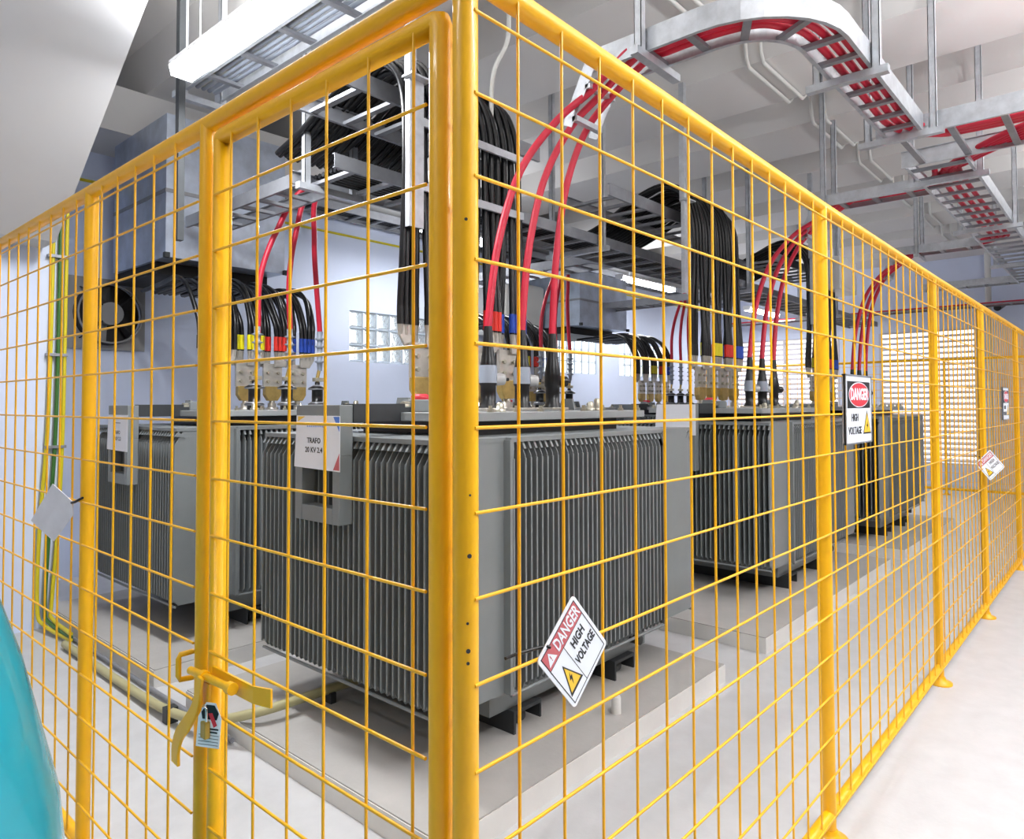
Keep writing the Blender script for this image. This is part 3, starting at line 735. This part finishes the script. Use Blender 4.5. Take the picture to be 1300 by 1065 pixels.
# ------------------------------------------------------------------ lamps
def lamp(label, loc, L, axis, w=.15):
    o = thing('fluorescent_lamp', label, 'lamp', loc, 0 if axis == 'x' else PI/2, 'fluorescent lamps')
    MB().box((-L/2,-w/2,.055), (L/2,w/2,.085)).build('housing', 'white', o, .004)
    MB().prism([(-L/2+.01,-w/2,.055), (-L/2+.01,-w/2+.015,.0), (-L/2+.01,w/2-.015,.0), (-L/2+.01,w/2,.055)], (L-.02,0,0)).build('diffuser', 'tube', o)
    for s in (-1, 1):
        MB().prism([(s*(L/2-.008),-w/2-.003,.06), (s*(L/2-.008),-w/2+.012,-.004), (s*(L/2-.008),w/2-.012,-.004), (s*(L/2-.008),w/2+.003,.06)], (s*.008,0,0)).build('end_cap', 'white', o)
        MB().tube([(s*L*.32,0,.08), (s*L*.32,0,ceil_z(loc[0]+(s*L*.32 if axis == 'x' else 0),loc[1])-loc[2])], .004, 6).build('suspension_rod', 'galv', o)
    return o
lamp('bright fluorescent ceiling lamp at top left above the gate', (1.80,3.55,3.5), 1.36, 'y')
lamp('bright fluorescent lamp hanging near the back wall between the cable bundles', (10.3,6.1,3.53), 1.7, 'x')
lamp('small distant fluorescent lamp behind the red cables of the second transformer', (13.9,5.6,3.36), 1.5, 'x')
lamp('fluorescent lamp near the back wall behind the nearest transformer', (5.65,5.95,3.5), 1.3, 'x')

lamp('added unseen fluorescent lamp over the walkway near the camera', (1.9,-.75,3.2), 1.36, 'x')  # out of view, added for brightness; overhead light inferred from rail highlights
lamp('added unseen fluorescent lamp over the walkway farther along', (5.2,-1.1,3.2), 1.36, 'x')  # second walkway fixture out of view, added to brighten the scene
lamp('added unseen fluorescent lamp over the walkway toward the far end', (8.6,-1.2,3.2), 1.36, 'x')  # out of view, added to brighten the ceiling
lamp('added unseen fluorescent lamp behind the camera on the left', (-1.3,1.6,3.5), 1.36, 'y')  # unseen fixture, added for more overall brightness

# ------------------------------------------------------------------ back wall equipment
fn = thing('exhaust_fan', 'grey square exhaust fan with dark blades on the back wall at left', 'fan', (2.40,7.2,2.40))
s_ = MB(); hw = .33
ring = [(.29*math.cos(2*PI*k/32), .29*math.sin(2*PI*k/32)) for k in range(32)]
def sqp(a):
    c, s__ = math.cos(a), math.sin(a); m_ = max(abs(c), abs(s__)); return (hw*c/m_, hw*s__/m_)
vs = [(x,-.03,z) for x, z in ring] + [(sqp(2*PI*k/32)[0],-.03,sqp(2*PI*k/32)[1]) for k in range(32)]
s_.add(vs, [(k, (k+1) % 32, 32+(k+1) % 32, 32+k) for k in range(32)])
s_.build('mounting_plate', 'fan', fn)
rg = MB()
for k in range(32):
    a, b = 2*PI*k/32, 2*PI*(k+1)/32
    rg.add([(.29*math.cos(a),-.03,.29*math.sin(a)), (.29*math.cos(b),-.03,.29*math.sin(b)), (.27*math.cos(b),-.12,.27*math.sin(b)), (.27*math.cos(a),-.12,.27*math.sin(a))], [(0,1,2,3)], None, True)
rg.build('inlet_ring', 'fandark', fn)
MB().tube([(.272*math.cos(2*PI*k/32),-.12,.272*math.sin(2*PI*k/32)) for k in range(33)], .01, 6).build('rim', 'fan', fn)
MB().tube([(0,-.005,0), (0,-.01,0)], .28, 32).build('back_plate', 'fandark', fn)
hb = MB().tube([(0,-.02,0), (0,-.13,0)], .105, 24).build('motor', 'fan', fn)
for k in range(5):
    a = 2*PI*k/5+.3; c, s__ = math.cos(a), math.sin(a); c2, s2_ = math.cos(a+.6), math.sin(a+.6)
    MB().prism([(.1*c,-.06,.1*s__), (.255*c,-.07,.255*s__), (.255*c2,-.03,.255*s2_), (.1*c2,-.03,.1*s2_)], (0,.006,0)).build('blade', 'fan' if k == 3 else 'fandark', fn)
for k in range(4):
    a = PI/4+k*PI/2; MB().tube([(.1*math.cos(a),-.125,.1*math.sin(a)), (.272*math.cos(a),-.125,.272*math.sin(a)), (.33*math.cos(a),-.03,.33*math.sin(a))], .006, 6).build('guard_arm', 'fandark', fn)
def duct(label, a, b, z0, z1, y0, y1):
    o = thing('air_duct', label, 'duct', ((a+b)/2,(y0+y1)/2,z0)); w, d, h = (b-a)/2, (y1-y0)/2, z1-z0
    MB().box((-w,-d,.0), (w,d,h)).build('duct_body', 'duct', o)
    for zz in (h*.45,): MB().box((-w-.006,-d-.006,zz), (w+.006,d,zz+.03)).build('joint_flange', 'strut', o)
    MB().box((-w+.03,-d+.25,-.10), (w-.03,d,-.0)).build('cable_slot', 'grille', o)
    for s in (-1, 1): MB().box((s*w-.02,-d-.04,-.01), (s*w+.02,-d,.03)).build('bracket', 'tankdark', o)
duct('galvanised sheet duct above the left rear transformer', 2.35, 3.4, 2.74, 3.9, 5.78, 6.9)
duct('galvanised sheet duct near the back wall beside the far lamp', 8.25, 9.5, 2.70, 3.5, 6.0, 7.1)
o = thing('wall_unit', 'rounded pale grey ventilation hood beside the far galvanised duct', 'hood', (7.75,6.9,2.55))
MB().prism([(-.45,.28,0), (-.45,-.15,0), (-.45,-.28,.12), (-.45,-.3,.75), (-.45,.28,.85)], (.9,0,0)).build('hood_body', 'conduit', o, .05)
MB().box((-.40,-.31,.10), (.40,-.29,.13)).build('trim_strip', 'strut', o)
# earth cables on the left wall
for k, (dx, m, l) in enumerate(((0,'earthy','yellow earth cable running down the left wall, leftmost of three'), (.045,'earthg','green earth cable running down the left wall, middle of three'), (.085,'earthy','yellow earth cable running down the left wall, nearest the fan'))):
    pts = smooth_path([(1.56+dx,5.725,3.2), (1.555+dx,5.725,2.3), (1.54+dx*1.1,5.72,1.4), (1.50+dx*1.3,5.715,.7), (1.49+dx,5.70,.16), (1.51+dx*.5,5.60,.05+.02*k), (1.55,5.2,.03+.02*k)], 6)
    o = tag(MB().tube(pts, .013, 8).build('earth_cable', m), l, 'cable', 'earth cables on the left wall')
    for z in (2.6,1.9,1.25): MB().box((1.545+dx-.022,5.70,z), (1.545+dx+.022,5.75,z+.02)).build('wall_clip', 'strut', o)
# conduits beside the plinths
pts = smooth_path([(1.50,5.15,.03), (1.50,4.2,.03), (1.50,3.6,.05), (1.54,3.25,.09), (1.66,3.02,.155), (1.90,2.98,.165), (2.3,2.98,.16)], 8)
c = tag(MB().tube(pts, .022, 10).build('conduit', 'beige'), 'beige flexible conduit crossing from the left floor edge under the nearest transformer', 'conduit')
MB().box((2.0,2.95,.10), (2.03,3.01,.15)).build('saddle', 'tankdark', c); MB().box((1.475,3.55,.0), (1.53,3.60,.075)).build('saddle', 'tankdark', c)
tag(MB().tube(smooth_path([(1.585,5.4,.02), (1.585,4.0,.02), (1.59,3.6,.02), (1.59,3.12,.02)], 6), .012, 8).build('conduit', 'strut'), 'thin grey conduit lying on the floor against the left plinths', 'conduit')
tag(MB().lathe([(.022,0),(.022,.075),(.02,.08)], (2.83,1.86,.1), 14).build('pipe_stub', 'plinthside'), 'short pale pipe stub standing on the nearest plinth below the tilted sign', 'pipe stub')
# earth strap along back wall, rail below trays
tag(MB().tube([(1.7,7.187,3.62), (15.3,7.187,3.62)], .014, 8).build('earth_cable', 'earthy'), 'yellow and green earth cable along the top of the back wall', 'cable')
# white conduits following the beams
for q, y in enumerate((2.17, 2.29)):
    pts = []
    for k in range(0, 7):
        x0 = 3.98+1.52*k
        pts += [(x0-.125,y,4.62), (x0-.06,y,4.33), (x0-.02,y,4.27), (x0+.86,y,4.27), (x0+.93,y,4.32), (x0+1.0,y,4.62)]
    o = tag(MB().tube(pts, .016, 8).build('ceiling_conduit', 'conduit'), ('nearer' if q == 0 else 'farther')+' of two white conduits following the ceiling beams at right', 'conduit', 'white ceiling conduits')
pl = thing('pole', 'white vertical pipe standing by the far end wall at right', 'pipe', (15.3,1.98,0))
MB().tube([(0,0,0), (0,0,4.66)], .05, 14).build('pipe', 'conduit', pl)
cv = thing('security_camera', 'small black bullet camera below the red cable tray on the far wall', 'camera', (15.42,1.78,3.32))
MB().tube([(-.02,0,.02), (-.25,.05,-.06)], .06, 14).build('camera_body', 'lens', cv); MB().tube([(.08,0,.1), (-.05,0,.03)], .02, 8).build('mount_arm', 'white', cv)
o = thing('junction_box', 'white electrical box hanging under the ceiling beyond the second post', 'box', (9.6,2.85,2.98))
MB().box((-.35,-.12,0), (.35,.12,.42)).build('enclosure', 'white', o, .01)
MB().box((-.30,-.13,.04), (.30,-.12,.38)).build('door', 'white', o, .004); MB().tube([(0,0,.42), (0,0,1.32)], .015, 8).build('hanging_rod', 'galv', o)
tag(MB().box((13.7,.55,0), (13.85,.75,2.0)).build('fence_end_post', 'brown'), 'broad ochre post at the far end of the right fence', 'post')
# white flexible cable on a strut near the corner
tag(MB().tube(smooth_path([(3.28,2.95,4.3), (3.30,2.95,3.9), (3.16,2.95,3.6), (3.14,2.95,3.2), (3.15,2.95,2.7)], 8), .014, 8).build('flexible_conduit', 'conduit'), 'white flexible conduit hanging beside the black bundle near the corner post', 'conduit')
# turquoise drum close to the camera
tq = MB().lathe([(.40,0),(.405,.03),(.385,.5),(.350,.86),(.292,1.10),(.235,1.28),(.13,1.40),(.03,1.44)], (0,0,0), 48)
o = tag(tq.build('drum', 'turq'), 'glossy turquoise rounded container in the lower left corner before the fence', 'container'); o.location = (.086,1.56,-.0)

# ------------------------------------------------------------------ light
W = bpy.data.worlds.new('world'); S.world = W; W.use_nodes = True
bg = W.node_tree.nodes['Background']; bg.inputs['Color'].default_value = (.86,.90,1,1); bg.inputs['Strength'].default_value = .14
def area(name, loc, size, power, rot=(0,0,0), col=(.98,.99,1)):
    l = bpy.data.lights.new(name, 'AREA'); l.shape = 'RECTANGLE'; l.size, l.size_y = size; l.energy = power; l.color = col
    o = bpy.data.objects.new(name, l); COL.objects.link(o); o.location = loc; o.rotation_euler = rot; return o
def lamp_light(x, y, z, L, axis, p, up=.9):
    sz = (L,.14) if axis == 'x' else (.14,L)
    area('lamp_light', (x,y,z-.012), sz, p); area('lamp_light', (x,y,z+.095), sz, p*up, (PI,0,0))
lamp_light(1.80,3.55,3.5,1.3,'y',48); lamp_light(10.3,6.1,3.53,1.6,'x',28,.25); lamp_light(13.9,5.6,3.36,1.4,'x',26,.5); lamp_light(5.65,5.95,3.5,1.3,'x',30,.4)
lamp_light(1.9,-.75,3.2,1.3,'x',40,3.2); lamp_light(5.2,-1.1,3.2,1.3,'x',40,3.6); lamp_light(8.6,-1.2,3.2,1.3,'x',36,3.0); lamp_light(-1.3,1.6,3.5,1.3,'y',12)  # light of the added unseen lamps, walkway upward share raised to brighten the ceiling
S.view_settings.view_transform = 'Standard'; S.view_settings.look = 'None'; S.view_settings.gamma = 1; S.view_settings.use_curve_mapping = False
S.view_settings.exposure = .55
